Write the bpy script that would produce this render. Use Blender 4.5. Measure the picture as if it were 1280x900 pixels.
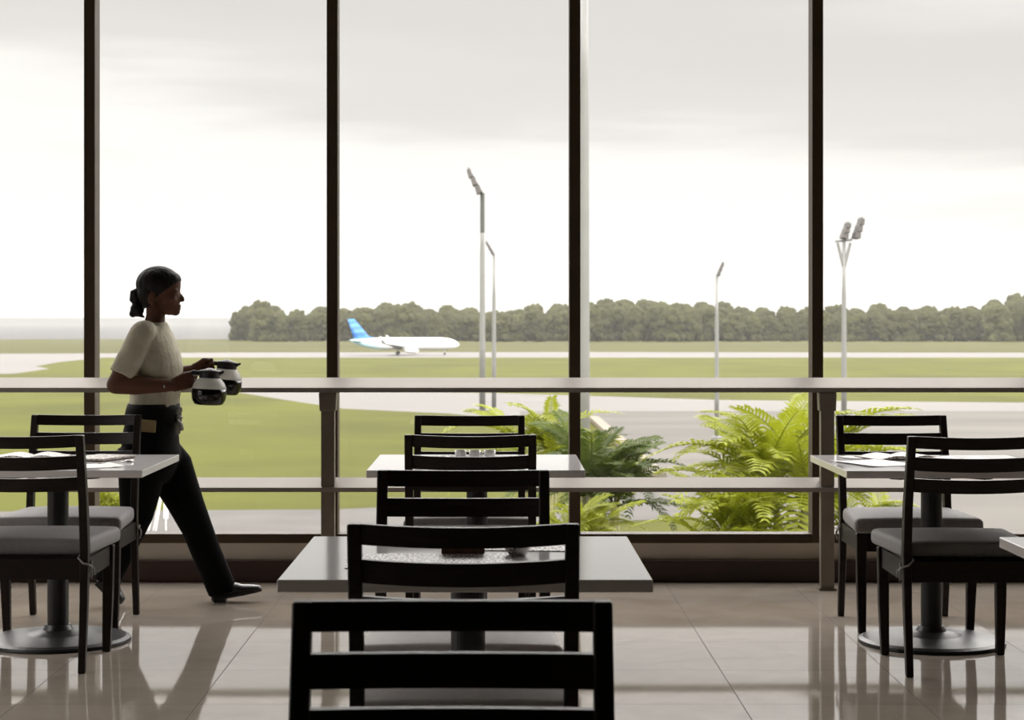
import bpy, bmesh, math, random
from mathutils import Vector, Matrix, Euler, noise
random.seed(11)
PI = math.pi
SC = bpy.context.scene
for o in list(bpy.data.objects):
    bpy.data.objects.remove(o)
COL = SC.collection

# ------------------------------------------------------------------ camera, sky, exposure
F = 2360.0            # focal length in pixels of the 1280 wide frame
VX, VY = 622.0, 397.0  # principal point (vanishing point / horizon)
CH = 1.30             # camera height
cam_d = bpy.data.cameras.new('camera')
cam = bpy.data.objects.new('camera', cam_d)
COL.objects.link(cam)
cam.location = (0, 0, CH)
cam.rotation_euler = (PI / 2, 0, 0)
cam_d.sensor_width = 36.0
cam_d.lens = F / 1280.0 * 36.0
cam_d.shift_x = (640.0 - VX) / 1280.0
cam_d.shift_y = -(450.0 - VY) / 1280.0
cam_d.clip_start = 0.05
cam_d.clip_end = 120000
cam_d.dof.use_dof = True
cam_d.dof.focus_distance = 6.2
cam_d.dof.aperture_fstop = 10.0
SC.camera = cam
SC.view_settings.view_transform = 'Standard'
SC.view_settings.look = 'None'
SC.view_settings.gamma = 1.0
SC.view_settings.use_curve_mapping = False
SC.view_settings.exposure = 0.0
try:
    SC.cycles.max_bounces = 10
    SC.cycles.diffuse_bounces = 5
    SC.cycles.glossy_bounces = 5
    SC.cycles.transparent_max_bounces = 24
    SC.cycles.caustics_reflective = False
    SC.cycles.caustics_refractive = False
    SC.cycles.sample_clamp_indirect = 6.0
except Exception:
    pass

SKY_STRENGTH = 1.0
HAZE = 0.00009
world = bpy.data.worlds.new('overcast_sky')
SC.world = world
world.use_nodes = True
wn, wl = world.node_tree.nodes, world.node_tree.links
wn.clear()
w_out = wn.new('ShaderNodeOutputWorld')
w_bg = wn.new('ShaderNodeBackground')
w_tc = wn.new('ShaderNodeTexCoord')
w_map = wn.new('ShaderNodeMapping')
w_map.inputs['Scale'].default_value = (3.2, 3.2, 30.0)
w_map.inputs['Location'].default_value = (0.35, 0.1, 0.55)
w_noise = wn.new('ShaderNodeTexNoise')
w_noise.inputs['Scale'].default_value = 1.0
w_noise.inputs['Detail'].default_value = 5.0
w_noise.inputs['Roughness'].default_value = 0.5
w_sep = wn.new('ShaderNodeSeparateXYZ')
w_ma = wn.new('ShaderNodeMath'); w_ma.operation = 'MULTIPLY_ADD'
w_ma.inputs[1].default_value = 0.13
w_add = wn.new('ShaderNodeMath'); w_add.operation = 'ADD'
w_add.inputs[1].default_value = -0.065
w_ramp = wn.new('ShaderNodeValToRGB')
w_ramp.color_ramp.interpolation = 'EASE'
els = w_ramp.color_ramp.elements
els[0].position = 0.0; els[0].color = (1.10, 1.08, 1.03, 1)
els[1].position = 1.0; els[1].color = (3.6, 3.5, 3.45, 1)
for p, c in ((0.075, (1.08, 1.07, 1.03)), (0.118, (0.83, 0.815, 0.79)), (0.165, (0.79, 0.775, 0.755)),
             (0.215, (0.95, 0.93, 0.905)), (0.255, (2.6, 2.54, 2.46)), (0.31, (8.2, 8.0, 7.75)), (0.52, (7.6, 7.4, 7.2)), (0.70, (4.4, 4.3, 4.2))):
    e = els.new(p); e.color = (*c, 1)
wl.new(w_tc.outputs['Generated'], w_map.inputs['Vector'])
wl.new(w_map.outputs['Vector'], w_noise.inputs['Vector'])
wl.new(w_tc.outputs['Generated'], w_sep.inputs[0])
wl.new(w_noise.outputs['Fac'], w_ma.inputs[0])
w_tilt = wn.new('ShaderNodeMath'); w_tilt.operation = 'MULTIPLY_ADD'; w_tilt.inputs[1].default_value = 0.10
wl.new(w_sep.outputs['X'], w_tilt.inputs[0]); wl.new(w_sep.outputs['Z'], w_tilt.inputs[2])
wl.new(w_tilt.outputs[0], w_ma.inputs[2])
wl.new(w_ma.outputs[0], w_add.inputs[0])
wl.new(w_add.outputs[0], w_ramp.inputs['Fac'])
wl.new(w_ramp.outputs['Color'], w_bg.inputs['Color'])
w_bg.inputs['Strength'].default_value = SKY_STRENGTH
wl.new(w_bg.outputs[0], w_out.inputs['Surface'])

# ------------------------------------------------------------------ helpers
def at(px, py, d):
    """the point seen at pixel (px, py) at distance d along the view"""
    return Vector(((px - VX) * d / F, d, CH - (py - VY) * d / F))

GZ = -10.7            # level of the airfield below the restaurant
def gnd(px, py, z=GZ):
    d = (CH - GZ) * F / (py - VY)
    return Vector(((px - VX) * d / F, d, z))

def link(o, parent=None):
    COL.objects.link(o)
    if parent is not None:
        o.parent = parent
    return o

def build(name, bm, mat, parent=None, smooth=False, bevel=0.0, seg=2):
    if bevel:
        bmesh.ops.bevel(bm, geom=list(bm.edges), offset=bevel, segments=seg, affect='EDGES', profile=0.5)
    bmesh.ops.recalc_face_normals(bm, faces=bm.faces)
    me = bpy.data.meshes.new(name)
    bm.to_mesh(me); bm.free()
    if mat is not None:
        for m in (mat if isinstance(mat, (list, tuple)) else [mat]):
            me.materials.append(m)
    if smooth:
        for p in me.polygons:
            p.use_smooth = True
    return link(bpy.data.objects.new(name, me), parent)

def tag(o, label=None, cat=None, group=None, kind=None):
    if label: o['label'] = label
    if cat: o['category'] = cat
    if group: o['group'] = group
    if kind: o['kind'] = kind
    return o

def empty(name, loc=(0, 0, 0), rz=0.0):
    o = bpy.data.objects.new(name, None)
    o.empty_display_size = 0.1
    o.location = loc; o.rotation_euler = (0, 0, rz)
    return link(o)

def copy_tree(o, parent=None):
    c = o.copy()
    link(c, parent)
    if parent is not None:
        c.matrix_parent_inverse = o.matrix_parent_inverse.copy()
    for ch in [k for k in bpy.data.objects if k.parent == o]:
        copy_tree(ch, c)
    return c

def box(bm, c, s, rot=None):
    M = Matrix.Translation(Vector(c))
    if rot is not None:
        M = M @ (rot.to_matrix().to_4x4() if isinstance(rot, Euler) else rot)
    M = M @ Matrix.Diagonal((s[0], s[1], s[2], 1))
    return bmesh.ops.create_cube(bm, size=1.0, matrix=M)['verts']

def bm_box(c, s, rot=None):
    bm = bmesh.new(); box(bm, c, s, rot); return bm

def loft(bm, rings, close=True, cap=True):
    """rings: list of lists of points, the same count each"""
    vs = [[bm.verts.new(p) for p in r] for r in rings]
    n = len(vs[0])
    for a, b in zip(vs[:-1], vs[1:]):
        for i in range(n if close else n - 1):
            j = (i + 1) % n
            bm.faces.new((a[i], a[j], b[j], b[i]))
    if cap:
        bm.faces.new(list(reversed(vs[0])))
        bm.faces.new(vs[-1])
    return vs

def bar(bm, sections):
    """sections: (x, y, z, wx, wy) horizontal rectangles joined upward"""
    loft(bm, [[(x - a / 2, y - b / 2, z), (x + a / 2, y - b / 2, z), (x + a / 2, y + b / 2, z), (x - a / 2, y + b / 2, z)]
              for x, y, z, a, b in sections])

def lathe(bm, prof, seg=32, c=(0, 0, 0), cap=True, axis=None):
    rings = []
    for r, z in prof:
        rings.append([Vector((r * math.cos(2 * PI * k / seg), r * math.sin(2 * PI * k / seg), z)) for k in range(seg)])
    if axis is not None:
        rings = [[axis @ p for p in r] for r in rings]
    rings = [[p + Vector(c) for p in r] for r in rings]
    loft(bm, rings, cap=cap)

def tube(bm, pts, radii, seg=10, flat=1.0):
    pts = [Vector(p) for p in pts]
    if not isinstance(radii, (list, tuple)): radii = [radii] * len(pts)
    rings = []; up = None
    for i, p in enumerate(pts):
        t = (pts[min(i + 1, len(pts) - 1)] - pts[max(i - 1, 0)]).normalized()
        if up is None:
            up = Vector((0, 0, 1)) if abs(t.z) < 0.9 else Vector((0, 1, 0))
        s = t.cross(up).normalized(); u = s.cross(t).normalized(); up = u
        r = radii[i]
        rings.append([p + s * (r * math.cos(2 * PI * k / seg)) + u * (r * flat * math.sin(2 * PI * k / seg)) for k in range(seg)])
    loft(bm, rings)

def ball(bm, c, r, seg=20, rot=None):
    if not isinstance(r, (list, tuple)): r = (r, r, r)
    M = Matrix.Translation(Vector(c))
    if rot is not None: M = M @ rot.to_matrix().to_4x4()
    bmesh.ops.create_uvsphere(bm, u_segments=seg, v_segments=max(8, seg // 2), radius=1.0, matrix=M @ Matrix.Diagonal((*r, 1)))

def limb(bm, pts, radii, seg=16):
    """rounded tapering limb: tube plus a ball at each joint"""
    tube(bm, pts, radii, seg)
    for p, r in zip(pts, radii):
        ball(bm, p, r * 0.995, seg)

def remeshed(name, bm, mat, parent, voxel=0.005, smooth=4, loc=None):
    """one continuous skin over the overlapping volumes in bm"""
    bmesh.ops.recalc_face_normals(bm, faces=bm.faces)
    me = bpy.data.meshes.new(name); bm.to_mesh(me); bm.free()
    tmp = link(bpy.data.objects.new(name, me))
    r = tmp.modifiers.new('r', 'REMESH'); r.mode = 'VOXEL'; r.voxel_size = voxel; r.use_smooth_shade = True
    s = tmp.modifiers.new('s', 'SMOOTH'); s.factor = 0.5; s.iterations = smooth
    dg = bpy.context.evaluated_depsgraph_get()
    me2 = bpy.data.meshes.new_from_object(tmp.evaluated_get(dg))
    bpy.data.objects.remove(tmp)
    me2.name = name
    me2.materials.clear()
    for m in (mat if isinstance(mat, (list, tuple)) else [mat]):
        me2.materials.append(m)
    for p in me2.polygons: p.use_smooth = True
    return link(bpy.data.objects.new(name, me2), parent)

# ------------------------------------------------------------------ materials
def mat_base(name):
    m = bpy.data.materials.new(name); m.use_nodes = True
    return m, m.node_tree.nodes, m.node_tree.links, m.node_tree.nodes['Principled BSDF']

def mat(name, col, rough=0.5, metal=0.0, spec=0.5, var=0.0, scale=8.0, bump=0.0, bscale=60.0, stretch=None, sheen=0.0,
        coat=0.0, objvar=0.0, transl=0.0, coords='Object', detail=4.0):
    m, n, l, b = mat_base(name)
    b.inputs['Base Color'].default_value = (*col, 1)
    b.inputs['Roughness'].default_value = rough
    b.inputs['Metallic'].default_value = metal
    b.inputs['Specular IOR Level'].default_value = spec
    b.inputs['Coat Weight'].default_value = coat
    if sheen:
        b.inputs['Sheen Weight'].default_value = sheen
    tc = n.new('ShaderNodeTexCoord'); mp = n.new('ShaderNodeMapping')
    l.new(tc.outputs[coords], mp.inputs['Vector'])
    if stretch: mp.inputs['Scale'].default_value = stretch
    if var or objvar:
        no = n.new('ShaderNodeTexNoise'); no.inputs['Scale'].default_value = scale; no.inputs['Detail'].default_value = detail
        l.new(mp.outputs[0], no.inputs['Vector'])
        mr = n.new('ShaderNodeMapRange')
        mr.inputs['From Min'].default_value = 0.3; mr.inputs['From Max'].default_value = 0.7
        mr.inputs['To Min'].default_value = 1 - var; mr.inputs['To Max'].default_value = 1 + var
        l.new(no.outputs['Fac'], mr.inputs['Value'])
        val = mr.outputs[0]
        if objvar:
            oi = n.new('ShaderNodeObjectInfo'); mr2 = n.new('ShaderNodeMapRange')
            mr2.inputs['To Min'].default_value = 1 - objvar; mr2.inputs['To Max'].default_value = 1 + objvar
            l.new(oi.outputs['Random'], mr2.inputs['Value'])
            mu = n.new('ShaderNodeMath'); mu.operation = 'MULTIPLY'
            l.new(val, mu.inputs[0]); l.new(mr2.outputs[0], mu.inputs[1]); val = mu.outputs[0]
        hs = n.new('ShaderNodeHueSaturation'); hs.inputs['Color'].default_value = (*col, 1)
        l.new(val, hs.inputs['Value']); l.new(hs.outputs[0], b.inputs['Base Color'])
    if bump:
        nb = n.new('ShaderNodeTexNoise'); nb.inputs['Scale'].default_value = bscale; nb.inputs['Detail'].default_value = 3
        l.new(mp.outputs[0], nb.inputs['Vector'])
        bp = n.new('ShaderNodeBump'); bp.inputs['Strength'].default_value = bump; bp.inputs['Distance'].default_value = 0.01
        l.new(nb.outputs['Fac'], bp.inputs['Height']); l.new(bp.outputs[0], b.inputs['Normal'])
    if transl:
        tr = n.new('ShaderNodeBsdfTranslucent'); tr.inputs['Color'].default_value = (*col, 1)
        mx = n.new('ShaderNodeMixShader'); mx.inputs[0].default_value = transl
        out = [k for k in n if k.type == 'OUTPUT_MATERIAL'][0]
        l.new(b.outputs[0], mx.inputs[1]); l.new(tr.outputs[0], mx.inputs[2]); l.new(mx.outputs[0], out.inputs['Surface'])
    return m

def mat_glass(name, tint=(0.985, 0.98, 0.972), ior=1.45, rough=0.0):
    m = bpy.data.materials.new(name); m.use_nodes = True
    n, l = m.node_tree.nodes, m.node_tree.links; n.clear()
    out = n.new('ShaderNodeOutputMaterial'); t = n.new('ShaderNodeBsdfTransparent'); g = n.new('ShaderNodeBsdfGlossy')
    t.inputs['Color'].default_value = (*tint, 1); g.inputs['Roughness'].default_value = rough
    f = n.new('ShaderNodeFresnel'); f.inputs['IOR'].default_value = ior
    mx = n.new('ShaderNodeMixShader')
    ge = n.new('ShaderNodeNewGeometry'); fr = n.new('ShaderNodeMath'); fr.operation = 'SUBTRACT'; fr.inputs[0].default_value = 1.0
    l.new(ge.outputs['Backfacing'], fr.inputs[1])
    mu = n.new('ShaderNodeMath'); mu.operation = 'MULTIPLY'; l.new(f.outputs[0], mu.inputs[0]); l.new(fr.outputs[0], mu.inputs[1])
    l.new(mu.outputs[0], mx.inputs[0]); l.new(t.outputs[0], mx.inputs[1]); l.new(g.outputs[0], mx.inputs[2])
    l.new(mx.outputs[0], out.inputs['Surface'])
    return m

def mat_floor():
    m, n, l, b = mat_base('polished_beige_tile')
    tc = n.new('ShaderNodeTexCoord'); sp = n.new('ShaderNodeSeparateXYZ')
    l.new(tc.outputs['Object'], sp.inputs[0])
    T = 0.61
    def line(sock, off, w=0.0035):
        a = n.new('ShaderNodeMath'); a.operation = 'SUBTRACT'; a.inputs[1].default_value = off - w / 2; l.new(sock, a.inputs[0])
        d = n.new('ShaderNodeMath'); d.operation = 'DIVIDE'; d.inputs[1].default_value = T; l.new(a.outputs[0], d.inputs[0])
        f = n.new('ShaderNodeMath'); f.operation = 'FLOOR'; l.new(d.outputs[0], f.inputs[0])
        r = n.new('ShaderNodeMath'); r.operation = 'SUBTRACT'; l.new(d.outputs[0], r.inputs[0]); l.new(f.outputs[0], r.inputs[1])
        c = n.new('ShaderNodeMath'); c.operation = 'LESS_THAN'; c.inputs[1].default_value = w / T; l.new(r.outputs[0], c.inputs[0])
        return c.outputs[0], f.outputs[0]
    lx, ix = line(sp.outputs['X'], 0.822)
    ly, iy = line(sp.outputs['Y'], 6.96)
    mxl = n.new('ShaderNodeMath'); mxl.operation = 'MAXIMUM'; l.new(lx, mxl.inputs[0]); l.new(ly, mxl.inputs[1])
    cb = n.new('ShaderNodeCombineXYZ'); l.new(ix, cb.inputs[0]); l.new(iy, cb.inputs[1])
    wn_ = n.new('ShaderNodeTexWhiteNoise'); l.new(cb.outputs[0], wn_.inputs['Vector'])
    no = n.new('ShaderNodeTexNoise'); no.inputs['Scale'].default_value = 3.0; no.inputs['Detail'].default_value = 6; no.inputs['Distortion'].default_value = 1.2
    l.new(tc.outputs['Object'], no.inputs['Vector'])
    rp = n.new('ShaderNodeValToRGB')
    rp.color_ramp.elements[0].position = 0.3; rp.color_ramp.elements[0].color = (0.36, 0.305, 0.25, 1)
    rp.color_ramp.elements[1].position = 0.75; rp.color_ramp.elements[1].color = (0.44, 0.385, 0.325, 1)
    l.new(no.outputs['Fac'], rp.inputs['Fac'])
    mx = n.new('ShaderNodeMix'); mx.data_type = 'RGBA'
    l.new(mxl.outputs[0], mx.inputs['Factor']); l.new(rp.outputs['Color'], mx.inputs['A'])
    mx.inputs['B'].default_value = (0.07, 0.055, 0.045, 1)
    l.new(mx.outputs['Result'], b.inputs['Base Color'])
    mr = n.new('ShaderNodeMapRange'); mr.inputs['To Min'].default_value = 0.05; mr.inputs['To Max'].default_value = 0.95
    l.new(mxl.outputs[0], mr.inputs['Value']); l.new(mr.outputs[0], b.inputs['Roughness'])
    # each tile lies a hair out of level
    sc_ = n.new('ShaderNodeVectorMath'); sc_.operation = 'SUBTRACT'; sc_.inputs[1].default_value = (0.5, 0.5, 0.5)
    l.new(wn_.outputs['Color'], sc_.inputs[0])
    s2 = n.new('ShaderNodeVectorMath'); s2.operation = 'SCALE'; s2.inputs['Scale'].default_value = 0.006
    l.new(sc_.outputs[0], s2.inputs[0])
    ge = n.new('ShaderNodeNewGeometry'); ad = n.new('ShaderNodeVectorMath'); ad.operation = 'ADD'
    l.new(ge.outputs['Normal'], ad.inputs[0]); l.new(s2.outputs[0], ad.inputs[1])
    nm = n.new('ShaderNodeVectorMath'); nm.operation = 'NORMALIZE'; l.new(ad.outputs[0], nm.inputs[0])
    l.new(nm.outputs[0], b.inputs['Normal'])
    b.inputs['Specular IOR Level'].default_value = 0.85
    return m

def mat_print(name, paper, ink, scale, thresh=0.5, rough=0.45):
    """paper with rows of small printed marks"""
    m, n, l, b = mat_base(name)
    tc = n.new('ShaderNodeTexCoord'); mp = n.new('ShaderNodeMapping'); mp.inputs['Scale'].default_value = (scale * 2.2, scale, scale)
    l.new(tc.outputs['Object'], mp.inputs['Vector'])
    no = n.new('ShaderNodeTexNoise'); no.inputs['Scale'].default_value = 1.0; no.inputs['Detail'].default_value = 2
    l.new(mp.outputs[0], no.inputs['Vector'])
    th = n.new('ShaderNodeMath'); th.operation = 'GREATER_THAN'; th.inputs[1].default_value = thresh
    l.new(no.outputs['Fac'], th.inputs[0])
    mx = n.new('ShaderNodeMix'); mx.data_type = 'RGBA'
    mx.inputs['A'].default_value = (*paper, 1); mx.inputs['B'].default_value = (*ink, 1)
    l.new(th.outputs[0], mx.inputs['Factor']); l.new(mx.outputs['Result'], b.inputs['Base Color'])
    b.inputs['Roughness'].default_value = rough
    return m

M = {}
M['floor'] = mat_floor()
M['wall'] = mat('wall_paint', (0.13, 0.11, 0.09), 0.8, var=0.04, scale=3)
M['ceiling'] = mat('ceiling_paint', (0.16, 0.15, 0.14), 0.85, var=0.03, scale=2)
M['frame'] = mat('bronze_window_frame', (0.055, 0.037, 0.021), 0.55, spec=0.25, metal=0.0, var=0.12, scale=6)
M['panel'] = mat('beige_sill_panel', (0.46, 0.40, 0.33), 0.32, var=0.08, scale=2.5)
M['plinth'] = mat('dark_red_wood_plinth', (0.026, 0.008, 0.005), 0.4, var=0.25, scale=9, stretch=(0.4, 4, 4))
M['rail'] = mat('satin_rail_metal', (0.315, 0.288, 0.261), 0.34, metal=0.5, var=0.05, scale=5)
M['post'] = mat('taupe_post_paint', (0.19, 0.165, 0.135), 0.45, metal=0.3, var=0.08, scale=7)
M['glass'] = mat_glass('window_glass')
M['wood'] = mat('dark_stained_wood', (0.0125, 0.0066, 0.0046), 0.45, var=0.35, scale=14, stretch=(1, 1, 6), bump=0.06, bscale=90, spec=0.25)
M['fabric'] = mat('grey_seat_fabric', (0.1955, 0.1827, 0.187), 0.62, var=0.08, scale=60, bump=0.25, bscale=300, sheen=0.25)
M['laminate'] = mat('white_laminate', (0.87, 0.84, 0.845), 0.09, spec=1.0, var=0.015, scale=4)
M['black_metal'] = mat('black_powder_coat', (0.014, 0.014, 0.015), 0.38, var=0.2, scale=20)
M['tie'] = mat('grey_tie_cord', (0.30, 0.28, 0.27), 0.8, var=0.1, scale=80)
M['grass'] = mat('mown_grass', (0.0621, 0.0657, 0.0045), 0.9, spec=0.1, var=0.22, scale=0.05, detail=9.0)
M['far_grass'] = mat('far_grass', (0.0537, 0.0531, 0.0107), 0.9, spec=0.1, var=0.18, scale=0.03, stretch=(0.3, 1, 1), detail=8.0)
M['asphalt'] = mat('pale_apron_concrete', (0.0712, 0.0652, 0.0556), 0.75, spec=0.25, var=0.26, scale=0.09, stretch=(0.25, 1, 1), detail=8.0)
M['runway'] = mat('runway_concrete', (0.1021, 0.0968, 0.0892), 0.7, spec=0.3, var=0.08, scale=0.02, detail=6.0)
M['road'] = mat('grey_road', (0.0798, 0.0748, 0.0697), 0.8, spec=0.2, var=0.15, scale=0.2, detail=8.0)
M['kerb'] = mat('pale_yellow_kerb', (0.1428, 0.1193, 0.0823), 0.7, var=0.15, scale=0.7)
M['sea'] = mat('hazy_sea', (0.084, 0.084, 0.084), 0.9, spec=0.08, var=0.04, scale=0.002)
M['tree'] = mat('tree_leaves', (0.0454, 0.0462, 0.0168), 0.9, spec=0.1, var=0.35, scale=0.45, objvar=0.2, bump=0.6, bscale=1.2, detail=6.0)
M['bark'] = mat('tree_bark', (0.12, 0.10, 0.08), 0.9, var=0.3, scale=3)
M['palm'] = mat('palm_leaf', (0.2066, 0.231, 0.0142), 0.5, spec=0.3, var=0.35, scale=2.0, objvar=0.25, transl=0.42)
M['palm_dark'] = mat('dark_palm_leaf', (0.0521, 0.0714, 0.0151), 0.6, spec=0.15, var=0.35, scale=2.0, objvar=0.3, transl=0.35)
M['stem'] = mat('palm_stem', (0.26, 0.25, 0.10), 0.7, var=0.25, scale=5, stretch=(1, 1, 8))
M['mast'] = mat('galvanised_mast', (0.2184, 0.2184, 0.21), 0.5, metal=0.25, var=0.05, scale=1)
M['mast_dark'] = mat('dark_mast_paint', (0.084, 0.0882, 0.084), 0.5, metal=0.25, var=0.05, scale=1)
M['lamp'] = mat('floodlight_housing', (0.1176, 0.1092, 0.105), 0.5, metal=0.2, var=0.08, scale=1)
M['lamp_glass'] = mat('floodlight_glass', (0.55, 0.55, 0.53), 0.15, var=0.05, scale=2)
M['white_paint'] = mat('white_paint', (0.85, 0.84, 0.81), 0.5, var=0.03, scale=3)

# ------------------------------------------------------------------ room shell
WY = 9.30                       # front face of the glazed wall
MUL = [(-0.816 + 1.1975 * k) for k in range(-4, 6)]      # mullion centres
XL, XR = MUL[0], MUL[-1]
YB, ZC = -3.0, 3.70
def struct(name, bm, m, parent=None, **k):
    o = build(name, bm, m, parent, **k)
    if parent is None: o['kind'] = 'structure'
    return o
xc, xw = (XL + XR) / 2, XR - XL
struct('floor', bm_box((xc, (YB + WY + 0.2) / 2, -0.1), (xw + 0.4, WY + 0.2 - YB + 0.2, 0.2)), M['floor'])
struct('ceiling', bm_box((xc, (YB + WY + 0.2) / 2, ZC + 0.1), (xw + 0.4, WY + 0.2 - YB + 0.2, 0.2)), M['ceiling'])
SY0, SY1 = 3.1, 6.9              # glazed bay in the side wall, out of the picture, that lights the tables from the side
bm = bmesh.new()
box(bm, (XL - 0.1, (YB - 0.2 + SY0) / 2, ZC / 2), (0.2, SY0 - YB + 0.2, ZC))
box(bm, (XL - 0.1, (SY1 + WY + 0.2) / 2, ZC / 2), (0.2, WY + 0.2 - SY1, ZC))
box(bm, (XL - 0.1, (SY0 + SY1) / 2, 0.115), (0.2, SY1 - SY0, 0.23))
box(bm, (XL - 0.1, (SY0 + SY1) / 2, ZC - 0.06), (0.2, SY1 - SY0, 0.12))
struct('wall_left', bm, M['wall'])
struct('wall_right', bm_box((XR + 0.1, (YB + WY) / 2, ZC / 2), (0.2, WY - YB + 0.4, ZC)), M['wall'])
struct('wall_back', bm_box((xc, YB - 0.1, ZC / 2), (xw, 0.2, ZC)), M['wall'])
struct('wall_front', bm_box((xc, WY + 0.09, 0.147), (xw, 0.14, 0.082)), M['panel'])
b = bm_box((xc, WY + 0.065, 0.053), (xw, 0.19, 0.106)); struct('baseboard_front', b, M['plinth'], bevel=0.006)
for i in range(len(MUL) - 1):
    a, c = MUL[i] + 0.0275, MUL[i + 1] - 0.0275
    bm = bmesh.new()
    box(bm, ((a + c) / 2, WY + 0.075, 0.209), (c - a, 0.11, 0.045))
    box(bm, ((a + c) / 2, WY + 0.075, ZC - 0.06), (c - a, 0.11, 0.12))
    w = struct('window_%d' % (i + 1), bm, M['frame'])
    p = build('pane', bm_box(((a + c) / 2, WY + 0.075, (0.2315 + ZC - 0.12) / 2), (c - a, 0.010, ZC - 0.12 - 0.2315)), M['glass'], w)
    p['label'] = 'clear window glass'
for k in range(3):
    a, c = SY0 + (SY1 - SY0) * k / 3, SY0 + (SY1 - SY0) * (k + 1) / 3
    bm = bmesh.new()
    for y in (a + 0.025, c - 0.025): box(bm, (XL - 0.1, y, (0.23 + ZC - 0.12) / 2), (0.1, 0.05, ZC - 0.35))
    for z in (0.255, ZC - 0.145): box(bm, (XL - 0.1, (a + c) / 2, z), (0.1, c - a - 0.1, 0.05))
    w = struct('window_%d' % (len(MUL) + k), bm, M['frame'])
    build('pane', bm_box((XL - 0.1, (a + c) / 2, (0.28 + ZC - 0.17) / 2), (0.010, c - a - 0.1, ZC - 0.17 - 0.28)), M['glass'], w)
for i, x in enumerate(MUL):
    bm = bmesh.new()
    box(bm, (x, WY + 0.070, (0.188 + ZC) / 2), (0.055, 0.12, ZC - 0.188))
    struct('trim_%d' % (i + 1), bm, M['frame'], bevel=0.004)

# ------------------------------------------------------------------ airfield ground
def sheet(name, pts, z, m):
    bm = bmesh.new()
    top = [bm.verts.new((p[0], p[1], z)) for p in pts]
    f = bm.faces.new(top)
    bmesh.ops.triangulate(bm, faces=[f])
    for f in bm.faces:
        if f.normal.z < 0: f.normal_flip()
    return struct(name, bm, m)
def G(*pp): return [gnd(x, y) for x, y in pp]
def GD(px, d): return Vector(((px - VX) * d / F, d, GZ))
sheet('ground_sea', [(-30000, 60), (30000, 60), (30000, 90000), (-30000, 90000)], GZ - 1.2, M['sea'])
sheet('ground_lawn', [(-900, 12), (900, 12), (900, 566.5), (-900, 566.5)], GZ, M['grass'])
sheet('ground_far_field', [(-900, 567), (900, 567), (900, 1050), (-900, 1050)], GZ - 0.012, M['far_grass'])
sheet('ground_wood_floor', [(GD(296, 1050).x, 1050), (900, 1050), (900, 1500), (GD(296, 1050).x, 1500)], GZ, M['far_grass'])
sheet('ground_runway', G((-400, 447), (1700, 447), (1700, 441.5), (700, 440), (300, 440.5), (150, 441.5), (-400, 444)), GZ, M['runway'])
sheet('ground_runway_exit', G((-300, 475), (20, 467), (62, 461), (45, 458), (75, 452.5), (150, 445), (210, 443.5), (160, 441.5), (-300, 449)), GZ + 0.014, M['runway'])
sheet('ground_taxiway', G((250, 484.5), (420, 488), (640, 492), (900, 500), (1700, 507), (1700, 524), (640, 524), (560, 517), (430, 511), (350, 499), (300, 491)), GZ + 0.010, M['runway'])
sheet('ground_apron', G((650, 514), (1900, 514), (1900, 700), (1000, 690), (770, 620), (745, 590), (650, 560)), GZ + 0.016, M['asphalt'])
sheet('ground_road', G((-200, 641), (420, 637), (860, 616), (860, 648), (420, 668), (-200, 668)), GZ + 0.020, M['road'])
sheet('ground_planting_strip', G((640, 560), (690, 528), (742, 527), (822, 598), (790, 620), (640, 640)), GZ + 0.024, M['grass'])
def kerb_line():
    a, c = gnd(742, 526), gnd(824, 600)
    t = (c - a).normalized(); s = Vector((-t.y, t.x, 0)) * 0.55
    bm = bmesh.new()
    loft(bm, [[p - s + Vector((0, 0, 0.1)), p + s + Vector((0, 0, 0.1)), p + s + Vector((0, 0, 0.55)), p - s + Vector((0, 0, 0.55))] for p in (a, c)])
    struct('trim_kerb', bm, M['kerb'])
kerb_line()

# ------------------------------------------------------------------ guard rail in front of the glass
def guard_rail():
    RY = 9.02
    r = empty('guard_rail', (0, RY, 0))
    tag(r, 'two-bar metal guard rail with square posts running along the glass wall', 'railing')
    def rail(name, z0, z1, dep):
        bm = bmesh.new()
        h = z1 - z0
        # a flat front lip, then a top that slopes up towards the glass
        prof = [(-dep / 2, z0), (dep / 2, z0), (dep / 2, z1 - 0.004), (dep / 2 - 0.005, z1), (-dep / 2 + 0.004, z0 + h * 0.36), (-dep / 2, z0 + h * 0.32)]
        loft(bm, [[(x, y, z) for y, z in prof] for x in (XL + 0.12, XR - 0.12)])
        return build(name, bm, M['rail'], r)
    rail('top_rail', 0.944, 1.012, 0.085)
    rail('lower_rail', 0.470, 0.534, 0.078)
    for x in (-3.19, -0.809, 1.572, 3.953):
        bm = bmesh.new(); bar(bm, [(x, -0.005, 0.0, 0.065, 0.05), (x, -0.005, 0.944, 0.065, 0.05)])
        p = build('post', bm, M['post'], r, bevel=0.004)
        bm = bmesh.new(); bar(bm, [(x, -0.005, 0.855, 0.078, 0.064), (x, -0.005, 0.943, 0.084, 0.07)])
        build('collar', bm, M['post'], p, bevel=0.004)
        bm = bmesh.new(); bar(bm, [(x, -0.005, 0.0, 0.085, 0.07), (x, -0.005, 0.012, 0.08, 0.066)])
        build('foot_plate', bm, M['post'], p)
guard_rail()

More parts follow.
